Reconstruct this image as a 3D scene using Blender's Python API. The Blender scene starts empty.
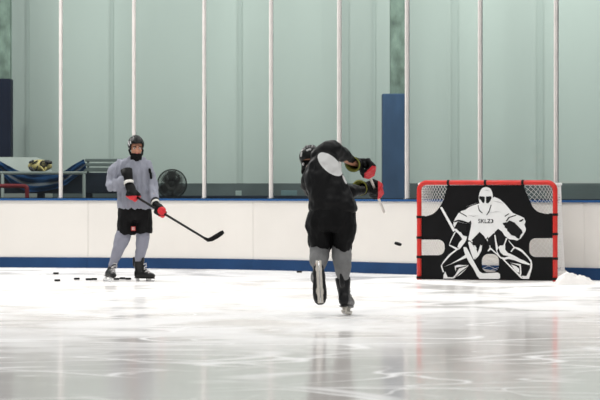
import bpy, bmesh, math, random
from mathutils import Vector, Matrix, noise
random.seed(7)
S = bpy.context.scene
COL = S.collection
F, HY, CH = 2400.0, 187.0, 1.2          # focal length in px, horizon row, camera height (m)
V = Vector
def at(px, py, Y):                       # a measured pixel at a given distance -> a point
    return V(((px-300)/F*Y, Y, CH-(py-HY)/F*Y))

# ------------------------------------------------------------------ materials
def mat(name, col, rough=.6, metal=0., spec=.5, bump=0., bscale=60., vary=0., vscale=4., coat=0., vstretch=None):
    m = bpy.data.materials.new(name); m.use_nodes = True
    nt = m.node_tree; b = nt.nodes['Principled BSDF']
    b.inputs['Base Color'].default_value = (*col, 1); b.inputs['Roughness'].default_value = rough
    b.inputs['Metallic'].default_value = metal; b.inputs['Specular IOR Level'].default_value = spec
    if coat: b.inputs['Coat Weight'].default_value = coat
    tc = nt.nodes.new('ShaderNodeTexCoord')
    if vary:
        mp = nt.nodes.new('ShaderNodeMapping')
        if vstretch: mp.inputs['Scale'].default_value = vstretch
        nt.links.new(tc.outputs['Object'], mp.inputs['Vector'])
        n = nt.nodes.new('ShaderNodeTexNoise'); n.inputs['Scale'].default_value = vscale; n.inputs['Detail'].default_value = 5
        nt.links.new(mp.outputs[0], n.inputs['Vector'])
        r = nt.nodes.new('ShaderNodeValToRGB')
        r.color_ramp.elements[0].position = .3; r.color_ramp.elements[1].position = .7
        r.color_ramp.elements[0].color = (*[c*(1-vary) for c in col], 1)
        r.color_ramp.elements[1].color = (*[min(1, c*(1+vary)) for c in col], 1)
        nt.links.new(n.outputs['Fac'], r.inputs['Fac']); nt.links.new(r.outputs['Color'], b.inputs['Base Color'])
    if bump:
        n = nt.nodes.new('ShaderNodeTexNoise'); n.inputs['Scale'].default_value = bscale; n.inputs['Detail'].default_value = 3
        nt.links.new(tc.outputs['Object'], n.inputs['Vector'])
        bp = nt.nodes.new('ShaderNodeBump'); bp.inputs['Strength'].default_value = bump; bp.inputs['Distance'].default_value = .01
        nt.links.new(n.outputs['Fac'], bp.inputs['Height']); nt.links.new(bp.outputs['Normal'], b.inputs['Normal'])
    return m

M = dict(
    board=mat('board_white', (.75,.72,.68), .35, vary=.035, vscale=.9, bump=.03, bscale=3),
    blue=mat('board_blue', (.012,.045,.125), .45, spec=.2, vary=.2, vscale=1.5),
    capblue=mat('cap_blue', (.018,.085,.24), .45, spec=.2),
    post=mat('post_cream', (.70,.665,.64), .45, vary=.06, vscale=6),
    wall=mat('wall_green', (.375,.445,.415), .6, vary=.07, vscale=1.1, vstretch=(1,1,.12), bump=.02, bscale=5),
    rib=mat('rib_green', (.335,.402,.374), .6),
    band=mat('wainscot', (.080,.102,.103), .6, spec=.15, vary=.15, vscale=1.5),
    pillar=mat('pillar_paint', (.155,.215,.18), .75, spec=.1, vary=.45, vscale=7, vstretch=(1,1,.5)),
    padblue=mat('pad_blue', (.035,.072,.138), .6, spec=.1, vary=.2, vscale=5, vstretch=(1,1,.4)),
    padnavy=mat('pad_navy', (.007,.011,.025), .6, spec=.1, vary=.15, vscale=3),  # left column's blue, with the shade there put into the colour
    concrete=mat('concrete', (.2,.2,.2), .8, vary=.15, vscale=2),
    red=mat('goal_red', (.62,.022,.014), .35, vary=.08, vscale=9),
    net=mat('net_cord', (.90,.88,.86), .8),
    skirt=mat('skirt_white', (.84,.81,.78), .75, bump=.4, bscale=12, vary=.04, vscale=8),
    tarp=mat('target_black', (.006,.006,.0065), .5, spec=.13, bump=.35, bscale=3.5, vary=.25, vscale=3),
    strap=mat('strap_black', (.008,.008,.008), .6, spec=.2),
    pwhite=mat('print_white', (.80,.80,.79), .55, vary=.03, vscale=14),
    pblack=mat('print_black', (.009,.009,.0095), .55, spec=.16),
    pgrey=mat('print_grey', (.42,.42,.42), .55),
    rubber=mat('puck_rubber', (.008,.008,.0085), .55, spec=.2),
    snow=mat('scraped_snow', (.88,.88,.88), .8, bump=.6, bscale=14),
    skin=mat('skin', (.50,.235,.15), .5),
    lip=mat('lips', (.36,.10,.085), .4),
    eye=mat('eye_white', (.75,.73,.7), .25),
    iris=mat('iris', (.03,.02,.015), .2),
    brow=mat('eyebrow', (.03,.02,.014), .8),
    gjersey=mat('jersey_grey', (.275,.285,.335), .8, spec=.2, bump=.4, bscale=26, vary=.06, vscale=5),
    gsock=mat('sock_lavender', (.26,.265,.32), .85, spec=.2, bump=.2, bscale=40, vary=.05),
    gsock2=mat('sock_grey', (.205,.205,.205), .85, bump=.3, bscale=40, vary=.18, vscale=9),
    pants=mat('pants_black', (.006,.006,.0065), .62, spec=.12, bump=.35, bscale=22, vary=.2, vscale=8),
    helmet=mat('helmet_black', (.007,.007,.0075), .35, spec=.18),
    decal=mat('decal_white', (.55,.55,.55), .4),
    gaiter=mat('gaiter_black', (.007,.007,.0075), .85, spec=.12),
    glove=mat('glove_black', (.006,.006,.0065), .6, spec=.14, bump=.3, bscale=50),
    gred=mat('glove_red', (.62,.012,.022), .5, bump=.2, bscale=50),
    gwhite=mat('glove_white', (.72,.70,.66), .5),
    lining=mat('glove_lining', (.20,.205,.03), .7),
    boot=mat('skate_boot', (.010,.010,.0105), .35, spec=.35, vary=.2, vscale=12),
    tan=mat('skate_sole', (.60,.56,.50), .5, vary=.1, vscale=20),
    lace=mat('lace', (.62,.60,.60), .8),
    holder=mat('blade_holder', (.84,.84,.84), .35),
    steel=mat('steel', (.62,.62,.64), .25, 1),
    shaft=mat('stick_graphite', (.016,.016,.017), .4, spec=.3),
    tape=mat('stick_tape', (.008,.008,.008), .8, spec=.15, bump=.3, bscale=80),
    beige=mat('stick_beige', (.60,.55,.50), .5),
    patch=mat('patch_red', (.45,.05,.045), .6),
    tarpblue=mat('cover_blue', (.010,.058,.16), .65, spec=.15, vary=.3, vscale=4, bump=.3, bscale=9),
    tarpgrey=mat('cover_grey', (.15,.175,.20), .7, spec=.15),
    rail=mat('rail_grey', (.17,.20,.19), .5, spec=.2),
    redrail=mat('rail_red', (.14,.014,.018), .5, spec=.15),
    slab=mat('slab_pale', (.50,.56,.525), .7, vary=.05),
    bench=mat('bench_dark', (.012,.018,.028), .6, spec=.1, vary=.3, vscale=3),
    plank=mat('plank_grey', (.10,.125,.12), .6, spec=.2, vary=.15, vscale=5),
    cage=mat('fan_cage', (.016,.017,.016), .5, spec=.2),
    fan=mat('fan_dark', (.020,.023,.021), .5),
    myellow=mat('mask_yellow', (.48,.40,.15), .4, vary=.2, vscale=20),
    mblack=mat('mask_black', (.012,.012,.014), .4),
    carton=mat('carton_pale', (.29,.36,.34), .7),
    crate=mat('crate_teal', (.10,.17,.18), .6),
)

def jersey_black():
    """black jersey with pale side panels: ellipses fixed to the garment (its own dye)"""
    m = mat('jersey_black', (.006,.006,.0065), .5, spec=.17, bump=.35, bscale=24)
    return m
M['bjersey'] = jersey_black()

def glass_mat():
    m = bpy.data.materials.new('rink_glass'); m.use_nodes = True; nt = m.node_tree; nt.nodes.clear()
    o = nt.nodes.new('ShaderNodeOutputMaterial'); mx = nt.nodes.new('ShaderNodeMixShader')
    t = nt.nodes.new('ShaderNodeBsdfTransparent'); t.inputs[0].default_value = (.95,.97,.96,1)
    g = nt.nodes.new('ShaderNodeBsdfGlossy'); g.inputs['Roughness'].default_value = .03
    f = nt.nodes.new('ShaderNodeFresnel'); f.inputs[0].default_value = 1.35
    nt.links.new(f.outputs[0], mx.inputs[0]); nt.links.new(t.outputs[0], mx.inputs[1]); nt.links.new(g.outputs[0], mx.inputs[2])
    nt.links.new(mx.outputs[0], o.inputs[0]); return m
M['glass'] = glass_mat()

def ice_mat():
    m = bpy.data.materials.new('ice'); m.use_nodes = True; nt = m.node_tree; N = nt.nodes; L = nt.links
    b = N['Principled BSDF']; tc = N.new('ShaderNodeTexCoord')
    def noise_(scale, detail=3, dist=0., off=(0,0,0), st=(1,1,1)):
        mp = N.new('ShaderNodeMapping'); mp.inputs['Location'].default_value = off; mp.inputs['Scale'].default_value = st
        L.new(tc.outputs['Object'], mp.inputs['Vector'])
        n = N.new('ShaderNodeTexNoise'); n.inputs['Scale'].default_value = scale; n.inputs['Detail'].default_value = detail
        n.inputs['Distortion'].default_value = dist; L.new(mp.outputs[0], n.inputs['Vector']); return n.outputs['Fac']
    def mth(op, a, b_=None, c=None):
        n = N.new('ShaderNodeMath'); n.operation = op
        for i, v in enumerate((a, b_, c)):
            if v is None: continue
            if isinstance(v, (int, float)): n.inputs[i].default_value = v
            else: L.new(v, n.inputs[i])
        return n.outputs[0]
    def mr(v, a, b_, c, d):
        n = N.new('ShaderNodeMapRange'); n.interpolation_type = 'SMOOTHSTEP'
        L.new(v, n.inputs[0])
        for i, x in enumerate((a, b_, c, d)): n.inputs[i+1].default_value = x
        return n.outputs[0]
    sep = N.new('ShaderNodeSeparateXYZ'); L.new(tc.outputs['Object'], sep.inputs[0]); y = sep.outputs['Y']
    # the skated-up, snow-covered part of the sheet, and the freshly flooded clear part nearer
    big = noise_(.35, 4, .6); fine = noise_(1.6, 5, .4, (3,7,0))
    yy = mth('ADD', y, mth('MULTIPLY', mth('SUBTRACT', big, .5), 9.))
    yy = mth('ADD', yy, mth('MULTIPLY', mth('SUBTRACT', fine, .5), 4.))
    yy = mth('SUBTRACT', yy, mr(sep.outputs['X'], .3, 1.5, 0., 3.2))      # the cleared lane in front of the goal
    cover = mth('MULTIPLY', mr(yy, 14.5, 22.5, .06, .97), mr(yy, 27.5, 31.0, 1., .62))
    worn = mr(noise_(.9, 6, .5, (11,2,0)), .45, .66, 0., .8)           # scraped-off patches
    cover = mth('MULTIPLY', cover, mth('SUBTRACT', 1., worn))
    # skate scratches: thin contour lines of smooth noise fields
    lines = None
    for sc, w, off, amp in ((.55,.014,(0,0,0),1.), (.85,.013,(5,1,3),.9), (.42,.012,(9,4,1),1.), (1.3,.010,(2,8,5),.6), (.7,.030,(7,7,7),.5), (.33,.018,(4,3,8),.7)):
        d = mth('ABSOLUTE', mth('SUBTRACT', noise_(sc, 1.0, .25, off, (.5,1,1)), .5))
        l = mr(d, 0., w, amp, 0.)
        lines = l if lines is None else mth('MAXIMUM', lines, l)
    brk = mr(noise_(.7, 3, 0, (20,5,0)), .36, .55, 0., 1.)
    lines = mth('MULTIPLY', lines, brk)
    smear = mr(noise_(2.2, 6, .8, (1,15,0)), .56, .78, 0., .55)
    cover = mth('MAXIMUM', cover, lines); cover = mth('MAXIMUM', cover, mth('MULTIPLY', smear, .6))
    # bare ice: glossy; snow lying on it: matt. The cover says how much of each
    b.inputs['Base Color'].default_value = (.80,.755,.72,1); b.inputs['Roughness'].default_value = .11
    b.inputs['IOR'].default_value = 1.31
    df = N.new('ShaderNodeBsdfDiffuse'); df.inputs['Color'].default_value = (.91,.905,.90,1)
    ms = N.new('ShaderNodeMixShader'); L.new(cover, ms.inputs[0]); L.new(b.outputs[0], ms.inputs[1]); L.new(df.outputs[0], ms.inputs[2])
    L.new(ms.outputs[0], N['Material Output'].inputs['Surface'])
    bp = N.new('ShaderNodeBump'); bp.inputs['Strength'].default_value = .06; bp.inputs['Distance'].default_value = .003
    L.new(mth('ADD', noise_(9, 4, 0), mth('MULTIPLY', cover, .6)), bp.inputs['Height']); L.new(bp.outputs['Normal'], b.inputs['Normal'])
    return m
M['ice'] = ice_mat()

# ------------------------------------------------------------------ object helpers
INV = {}                                                     # root name -> inverse world matrix
def link(name, me, parent=None, m=None):
    o = bpy.data.objects.new(name, me); COL.objects.link(o)
    if parent is not None:
        o.parent = parent; INV[o.name] = INV.get(parent.name, Matrix())
        if me is not None: me.transform(INV[o.name])
    if m is not None:
        for k in (m if isinstance(m, (list, tuple)) else [m]): me.materials.append(k)
    return o
def thing(name, loc, label, cat, group=None):
    o = bpy.data.objects.new(name, None); COL.objects.link(o); o.location = loc; o.empty_display_size = .1
    INV[o.name] = Matrix.Translation(-V(loc)); tag(o, label, cat, group); return o
def tag(o, label, cat, group=None):
    o['label'] = label; o['category'] = cat
    if group: o['group'] = group
    return o
def mesh_of(bm, smooth=False):
    me = bpy.data.meshes.new('m'); bmesh.ops.recalc_face_normals(bm, faces=bm.faces[:]); bm.to_mesh(me); bm.free()
    if smooth:
        for p in me.polygons: p.use_smooth = True
    return me
def obj(name, bm, m, parent=None, smooth=False):
    return link(name, mesh_of(bm, smooth), parent, m)
def struct(name, bm, m):
    o = obj(name, bm, m); o['kind'] = 'structure'; return o
B = bmesh.new

def add_box(bm, c, s, rot=None, bevel=0.):
    mtx = Matrix.Translation(V(c)) @ (rot.to_4x4() if rot else Matrix())
    t = B(); bmesh.ops.create_cube(t, size=1., matrix=mtx @ Matrix.Diagonal((*s, 1)))
    if bevel: bmesh.ops.bevel(t, geom=t.edges[:], offset=bevel, segments=2, affect='EDGES', profile=.6)
    me = bpy.data.meshes.new('t'); t.to_mesh(me); t.free(); bm.from_mesh(me); bpy.data.meshes.remove(me)
def add_ell(bm, c, r, rot=None, u=20, v=12):
    mtx = Matrix.Translation(V(c)) @ (rot.to_4x4() if rot else Matrix()) @ Matrix.Diagonal((*r, 1))
    bmesh.ops.create_uvsphere(bm, u_segments=u, v_segments=v, radius=1., matrix=mtx)
def add_rings(bm, rings, cap=True, closed=False):
    vs = [[bm.verts.new(p) for p in r] for r in rings]; n = len(rings[0])
    rng = range(len(vs) if closed else len(vs)-1)
    for i in rng:
        a, b = vs[i], vs[(i+1) % len(vs)]
        for j in range(n): bm.faces.new((a[j], a[(j+1) % n], b[(j+1) % n], b[j]))
    if cap and not closed: bm.faces.new(vs[0][::-1]); bm.faces.new(vs[-1])
def add_loft(bm, st, n=24, ax=V((1,0,0)), ay=V((0,1,0)), cap=True, sq=2.0):
    """stations (centre, half width along ax, half depth along ay); superellipse rings"""
    rings = []
    for c, a, b in st:
        r = []
        for k in range(n):
            t = 2*math.pi*k/n; ct, s_ = math.cos(t), math.sin(t)
            r.append(V(c) + ax*a*math.copysign(abs(ct)**(2/sq), ct) + ay*b*math.copysign(abs(s_)**(2/sq), s_))
        rings.append(r)
    add_rings(bm, rings, cap)
def frame_for(d, ref=None):
    d = d.normalized(); ref = ref or (V((0,0,1)) if abs(d.z) < .9 else V((1,0,0)))
    a = d.cross(ref).normalized(); return a, a.cross(d).normalized()
def add_tube(bm, pts, rad, n=14, round_ends=True, flat=None, ref=None, cap=True, closed=False):
    """tube through pts; rad one number or one per point; flat=(ka,kb) squashes the section"""
    P = [V(p) for p in pts]; R = list(rad) if hasattr(rad, '__len__') else [rad]*len(P)
    ka, kb = flat or (1, 1)
    rings = []; a0 = None
    m = len(P)
    def tang(i):
        if closed: return (P[(i+1) % m]-P[(i-1) % m]).normalized()
        if i == 0: return (P[1]-P[0]).normalized()
        if i == m-1: return (P[-1]-P[-2]).normalized()
        return ((P[i]-P[i-1]).normalized()+(P[i+1]-P[i]).normalized()).normalized()
    for i in range(m):
        d = tang(i)
        if ref is not None: a, b = frame_for(d, ref)
        elif a0 is None: a, b = frame_for(d)
        else:
            a = (a0 - d*a0.dot(d)).normalized(); b = a.cross(d).normalized()
        a0 = a
        seq = [(P[i], R[i])]
        if round_ends and not closed:
            if i == 0: seq = [(P[0]-d*R[0]*.85, R[0]*.45), (P[0]-d*R[0]*.5, R[0]*.83)] + seq
            if i == m-1: seq = seq + [(P[-1]+d*R[-1]*.5, R[-1]*.83), (P[-1]+d*R[-1]*.85, R[-1]*.45)]
        for c, r in seq:
            rings.append([c + a*(r*ka*math.cos(2*math.pi*k/n)) + b*(r*kb*math.sin(2*math.pi*k/n)) for k in range(n)])
    add_rings(bm, rings, cap, closed)
def add_cyl(bm, c, r, h, n=24, axis=V((0,0,1)), bevel=0., r2=None):
    d = axis.normalized(); c = V(c); r2 = r if r2 is None else r2
    pr = [(-h/2, r-bevel), (-h/2+bevel, r), (h/2-bevel, r2), (h/2, r2-bevel)] if bevel else [(-h/2, r), (h/2, r2)]
    a, b = frame_for(d)
    add_rings(bm, [[c+d*z+a*(q*math.cos(2*math.pi*k/n))+b*(q*math.sin(2*math.pi*k/n)) for k in range(n)] for z, q in pr])
def bez(pts, n=8):
    """Catmull-Rom through pts"""
    P = [V(p) for p in pts]; out = []
    for i in range(len(P)-1):
        p0 = P[i-1] if i else P[0]*2-P[1]; p1, p2 = P[i], P[i+1]; p3 = P[i+2] if i+2 < len(P) else P[-1]*2-P[-2]
        for k in range(n):
            t = k/n
            out.append(.5*((2*p1)+(p2-p0)*t+(2*p0-5*p1+4*p2-p3)*t*t+(3*p1-p0-3*p2+p3)*t**3))
    out.append(P[-1]); return out
def fuse(name, bm, m, parent, vox, smooth=4, disp=0., dsize=.08, dseed=0., wr=None, post=None):
    """overlapping pieces -> one continuous surface, softened, with cloth folds"""
    me = bpy.data.meshes.new('f'); bmesh.ops.recalc_face_normals(bm, faces=bm.faces[:]); bm.to_mesh(me); bm.free()
    t = bpy.data.objects.new('tmp', me); COL.objects.link(t)
    r = t.modifiers.new('r', 'REMESH'); r.mode = 'VOXEL'; r.voxel_size = vox; r.use_smooth_shade = True
    if smooth:
        s = t.modifiers.new('s', 'SMOOTH'); s.factor = .5; s.iterations = smooth
    dg = bpy.context.evaluated_depsgraph_get(); dg.update()
    out = bpy.data.meshes.new_from_object(t.evaluated_get(dg)); out.name = name
    bpy.data.objects.remove(t); bpy.data.meshes.remove(me)
    if disp:
        st = wr or (1, 1, 1)
        no = [v.normal.copy() for v in out.vertices]
        for v, nn in zip(out.vertices, no):
            p = V((v.co.x*st[0], v.co.y*st[1], v.co.z*st[2]))/dsize + V((dseed, dseed*1.7, 0))
            k = noise.noise(p) + .5*noise.noise(p*2.1)
            v.co += nn*disp*(k - .15)
    for p in out.polygons: p.use_smooth = True
    ml = m if isinstance(m, (list, tuple)) else [m]
    idx = [post(p.center, p.normal) for p in out.polygons] if post else None
    out.materials.clear(); o = link(name, out, parent, ml)
    if idx: out.polygons.foreach_set('material_index', idx)
    return o

# ------------------------------------------------------------------ setting
CURVE = [(-140,266.2), (0,267.4), (110,268.1), (220,269.3), (310,271.3), (380,273.6), (480,276.6), (575,279.6), (680,282.6), (800,286)]
def base_pt(px):
    for (a, ya), (b, yb) in zip(CURVE, CURVE[1:]):
        if px <= b or b == 800:
            t = (px-a)/(b-a); break
    i = CURVE.index((a, ya)); p0 = CURVE[max(i-1, 0)]; p3 = CURVE[min(i+2, len(CURVE)-1)]
    m1 = (yb-p0[1])/max(b-p0[0], 1)*(b-a) if i else yb-ya; m2 = (p3[1]-ya)/(p3[0]-a)*(b-a) if i+2 < len(CURVE) else yb-ya
    h = (2*t**3-3*t*t+1)*ya+(t**3-2*t*t+t)*m1+(-2*t**3+3*t*t)*yb+(t**3-t*t)*m2
    Y = F*CH/(h-HY); return V(((px-300)/F*Y, Y, 0))
def base_nrm(px):                                             # towards the ice
    d = (base_pt(px+4)-base_pt(px-4)).normalized(); return V((d.y, -d.x, 0))

bm = B(); pl = [base_pt(x) for x in range(-140, 801, 20)]
near = [bm.verts.new((p.x*1.0, -6, 0)) for p in pl]; far = [bm.verts.new(p) for p in pl]
for i in range(len(pl)-1): bm.faces.new((near[i], near[i+1], far[i+1], far[i]))
struct('floor', bm, M['ice'])
WL = lambda x: 39.0 - .12*x                                   # rear wall line
bm = B(); fa = [bm.verts.new(p+V((0,0,-.002))) for p in pl]; fb = [bm.verts.new((p.x, WL(p.x)+.05, -.002)) for p in pl]
for i in range(len(pl)-1): bm.faces.new((fa[i], fa[i+1], fb[i+1], fb[i]))
struct('floor_back', bm, M['concrete'])

wang = math.atan(-.12); WR = Matrix.Rotation(wang, 3, 'Z'); wd = WR @ V((1,0,0)); wn = WR @ V((0,-1,0))
def wall_at(px):                                              # point on the rear wall's foot seen at a column
    k = (px-300)/F; Y = 39./(1+.12*k); return V((k*Y, Y, 0))
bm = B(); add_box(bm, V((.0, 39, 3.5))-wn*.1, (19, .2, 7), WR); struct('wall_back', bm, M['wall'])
bm = B(); add_box(bm, V((0, 39, .63))+wn*.01, (19, .02, 1.26), WR); struct('trim_1', bm, M['band'])
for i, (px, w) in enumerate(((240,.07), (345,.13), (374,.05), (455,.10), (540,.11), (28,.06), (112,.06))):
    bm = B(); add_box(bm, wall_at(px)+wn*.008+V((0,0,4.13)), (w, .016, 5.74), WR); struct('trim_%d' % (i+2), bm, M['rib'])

# building columns in front of the wall
def column(px0, px1, pole0, pole1, ytop, padmat, label):
    Y = 37.6 + (0 if px0 > 100 else .8)
    c = at((px0+px1)/2, HY, Y); c.z = 0
    t = thing('column', c, label, 'column', 'painted building columns behind the glass')
    w = (px1-px0)/F*Y; pc = at((pole0+pole1)/2, HY, Y); pw = (pole1-pole0)/F*Y; zt = at(0, ytop, Y).z
    bm = B(); add_box(bm, (pc.x, Y, 3.5), (pw, .2, 7), bevel=.015); obj('shaft', bm, M['pillar'], t)
    bm = B(); add_box(bm, (c.x, Y, zt/2), (w, .34, zt), bevel=.02); obj('pad', bm, padmat, t)
column(382, 405, 390, 404.5, 94, M['padblue'], 'green painted column with blue wrapped lower half, beside the rail post right of the shooting player')
column(-14, 12, -8, 11, 79, M['padnavy'], 'green peeling column with dark navy lower half at far left behind the glass')

# dasher boards
ZC = 1.03
def strip(bm, x0, x1, z0, z1, d0, d1, n=10):
    rings = []
    for i in range(n+1):
        x = x0+(x1-x0)*i/n; p = base_pt(x); m_ = base_nrm(x)
        rings.append([p+m_*d0+V((0,0,z0)), p+m_*d1+V((0,0,z0)), p+m_*d1+V((0,0,z1)), p+m_*d0+V((0,0,z1))])
    add_rings(bm, rings)
seams = [-76, 88, 253, 418, 584, 748]
blab = ['white dasher board panel with blue kick plate at far left, below the draped blue cover',
        'white dasher board panel behind the standing player in grey',
        'white dasher board panel with blue kick plate behind the shooting player in black',
        'white dasher board panel directly behind the red goal',
        'white dasher board panel right of the goal at the right edge of the photo']
for i, (a, b) in enumerate(zip(seams, seams[1:])):
    p = base_pt((a+b)/2); t = thing('dasher_board', p, blab[i], 'rink board', 'dasher boards around the rink end')
    g = .14
    bm = B(); strip(bm, a+g, b-g, .0, ZC-.03, -.10, 0); obj('panel', bm, M['board'], t)
    bm = B(); strip(bm, a+.05, b-.05, .0, .155, 0, .02); obj('kick_plate', bm, M['blue'], t)
    bm = B(); strip(bm, a+.1, b-.1, ZC-.03, ZC, -.13, .025); obj('cap_rail', bm, M['capblue'], t)

# glass and its posts
PX = [-12, 60, 133, 203, 269.3, 337, 405, 478, 554, 632]
plab = [None, 'cream glass post crossing the blue draped cover at left', 'cream glass post rising behind the helmet of the standing player',
        'cream glass post just right of the round fan', 'cream glass post midway between the two players',
        'cream glass post rising above the raised arm of the shooting player', 'cream glass post beside the blue wrapped column',
        'cream glass post above the middle of the goal', 'cream glass post above the right goalpost', None]
GT = 4.35
for i, x in enumerate(PX):
    if plab[i] is None: continue
    p = base_pt(x)-base_nrm(x)*.05; nn = base_nrm(x); rot = Matrix.Rotation(math.atan2(nn.y, nn.x)+math.pi/2, 3, 'Z')
    t = thing('glass_post', p+V((0,0,ZC)), plab[i], 'post', 'posts holding the rink glass')
    bm = B(); add_box(bm, p+V((0,0,(ZC+GT)/2)), (.05, .05, GT-ZC), rot, .006); obj('post_body', bm, M['post'], t)
    bm = B(); add_box(bm, p+nn*.03+V((0,0,(ZC+GT)/2)), (.022, .012, GT-ZC-.02), rot); obj('cover_strip', bm, M['post'], t)
    bm = B(); add_box(bm, p+V((0,0,ZC+.008)), (.075, .07, .016), rot); obj('base_plate', bm, M['steel'], t)
glab = ['glass pane left of the first post, before the navy column and pale slab', 'glass pane before the blue cover, between the first two posts from left',
        'glass pane with the round fan behind it', 'glass pane with the small pale carton behind it, between players',
        'glass pane just left of the shooting player', 'glass pane in front of the blue wrapped column',
        'glass pane above the left half of the goal', 'glass pane above the right half of the goal', 'glass pane right of the goal at the right edge']
for i, (a, b) in enumerate(zip(PX, PX[1:])):
    wa = 2.0; bm = B(); rings = []
    for k in range(5):
        x = a+wa+(b-a-2*wa)*k/4; p = base_pt(x)-base_nrm(x)*.05; n_ = base_nrm(x)
        rings.append([p+n_*.006+V((0,0,ZC+.002)), p-n_*.006+V((0,0,ZC+.002)), p-n_*.006+V((0,0,GT)), p+n_*.006+V((0,0,GT))])
    add_rings(bm, rings); t = thing('glass_screen', base_pt((a+b)/2)-base_nrm((a+b)/2)*.05+V((0,0,ZC)), glab[i], 'glass pane', 'panes of rink glass')
    obj('pane', bm, M['glass'], t)
    bm = B(); strip(bm, a+wa, b-wa, ZC+.0005, ZC+.012, -.062, -.058, 4); strip(bm, a+wa, b-wa, ZC+.0005, ZC+.012, -.042, -.038, 4); obj('gasket', bm, M['strap'], t)

# ------------------------------------------------------------------ things behind the glass
YB = 37.4
def bx(px0, px1, py0, py1, Y, depth):
    a, b = at(px0, py1, Y), at(px1, py0, Y); return (a+b)/2+V((0,depth/2,0)), (b.x-a.x, depth, b.z-a.z)
def gbx(px0, px1, py0, Y, depth, z0=0.):
    a, b = at(px0, 0, Y), at(px1, py0, Y); return V(((a.x+b.x)/2, Y+depth/2, (z0+b.z)/2)), (b.x-a.x, depth, b.z-z0)
# dark bench
t = thing('bench', V((at(60,0,YB).x, YB+.2, 0)), 'long dark bench behind the blue cover and railing', 'bench')
bm = B(); add_box(bm, *gbx(-10, 126, 172.6, YB, .42, 1.10), bevel=.02); obj('seat_block', bm, M['bench'], t)
for x in (-4, 40, 88, 122):
    bm = B(); add_box(bm, *gbx(x-3, x+3, 188, YB+.04, .3), bevel=.01); obj('leg', bm, M['bench'], t)
benchz = at(0, 172.6, YB).z
# stack of planks behind the bench end
for i, (y0, y1) in enumerate(((167.5,171.5), (163,166.2), (158.8,161.6))):
    lab = ['grey bleacher plank, lowest of the three left of the standing player', 'grey bleacher plank, middle of the three left of the standing player', 'grey bleacher plank, topmost of the three left of the standing player'][i]
    t = thing('bleacher_plank', V((at(104,0,YB+.7).x, YB+.7+.25*i, at(0,y1,YB+.7).z)), lab, 'plank', 'bleacher planks')
    bm = B(); add_box(bm, *bx(83+i, 128, y0, y1, YB+.7+.25*i, .24), bevel=.008); obj('board', bm, M['plank'], t)
    for x in (88, 122):
        bm = B(); add_box(bm, *gbx(x-1, x+1, y1, YB+.76+.25*i, .06), bevel=.004); obj('leg', bm, M['plank'], t)
# pale slab
bm = B(); a = at(-20, 156, YB+.5); pts = [at(-20,157,YB+.6), at(36,157.3,YB+.6), at(44,160,YB+.6), at(52,172,YB+.6), at(52,176,YB+.6)]
f = [bm.verts.new((p.x, YB+.6, p.z)) for p in pts]; f += [bm.verts.new((pts[-1].x, YB+.6, 0)), bm.verts.new((pts[0].x, YB+.6, 0))]
fc = bm.faces.new(f); r = bmesh.ops.extrude_face_region(bm, geom=[fc]); bmesh.ops.translate(bm, vec=(0,.07,0), verts=[v for v in r['geom'] if isinstance(v, bmesh.types.BMVert)])
tag(obj('partition_slab', bm, M['slab']), 'pale green white slab standing upright behind the yellow mask', 'slab')
# goalie mask lying on the bench
mc = at(40, 166.2, YB+.18)
t = thing('goalie_mask', V((mc.x, mc.y, benchz)), 'yellow and black goalie mask lying on the dark bench behind the glass', 'mask')
def mask_shell(c, a, b, h):
    bm = B(); rings = []
    for i in range(13):
        th = math.pi*i/12; rr = max(math.sin(th), .03)
        rings.append([V((c.x - a*math.cos(th), c.y + b*rr*math.cos(ph), c.z + h*rr*math.sin(ph)*(1 if math.sin(ph) > 0 else .8))) for ph in [2*math.pi*k/22 for k in range(22)]])
    add_rings(bm, rings); return bm
bm = mask_shell(mc, .19, .13, .105); msk = obj('shell', bm, M['myellow'], t, True)
for p in [((30.5,168),(34,171.5),.03), ((33,163.5),(37,161),.014), ((36,170),(39,164),.012), ((46,161.5),(50.5,162.5),.03), ((30,162.5),(33,161),.02)]:
    (x0, y0), (x1, y1), r = p
    bm = B(); add_tube(bm, [at(x0,y0,YB+.075), at((x0+x1)/2,(y0+y1)/2,YB+.055), at(x1,y1,YB+.075)], r, 8); obj('black_stripe', bm, M['mblack'], t, True)
bm = B()
pts = [V((at(43.5,0,YB).x+.055*math.cos(k*math.pi/8), YB+.055, at(0,163.8,YB).z+.045*math.sin(k*math.pi/8))) for k in range(16)]
add_tube(bm, pts, .012, 8, closed=True); obj('eye_rim', bm, M['mblack'], t, True)
bm = B()
for k in range(-2, 3): add_tube(bm, [at(43.5+k*1.2,161.8,YB+.04), at(43.5+k*1.2,166,YB+.04)], .005, 6)
obj('cage', bm, M['mblack'], t, True)
bm = B(); add_tube(bm, [at(41,167,YB+.05), at(44.5,171.5,YB+.05), at(46,168,YB+.05)], .02, 8); obj('chin_guard', bm, M['myellow'], t, True)
# draped blue cover with a grey stripe
up = bez([(-10,155,0),(0,161,0),(11,167,0),(22,172,0),(40,174,0),(61,172,0),(73,165,0),(84,159,0)], 6)
lo = bez([(-10,164,0),(0,172,0),(12,184,0),(27,191,0),(42,191.5,0),(61,187,0),(75,178,0),(86.5,168,0)], 6)
bm = B(); nv = 12; grid = []
for i, (a, b) in enumerate(zip(up, lo)):
    row = []
    for j in range(nv+1):
        q = a.lerp(b, j/nv); Y = YB-.09+.035*math.sin(i*.55+j*.5)+.03*math.sin(j*1.3)
        row.append(bm.verts.new(at(q.x, q.y, Y)))
    grid.append(row)
for i in range(len(grid)-1):
    for j in range(nv):
        fc = bm.faces.new((grid[i][j], grid[i+1][j], grid[i+1][j+1], grid[i][j+1])); fc.smooth = True
        fc.material_index = 1 if j in (6, 7) else 0
r = bmesh.ops.solidify(bm, geom=bm.faces[:], thickness=.012)
me = bpy.data.meshes.new('cover'); bm.to_mesh(me); bm.free()
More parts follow.
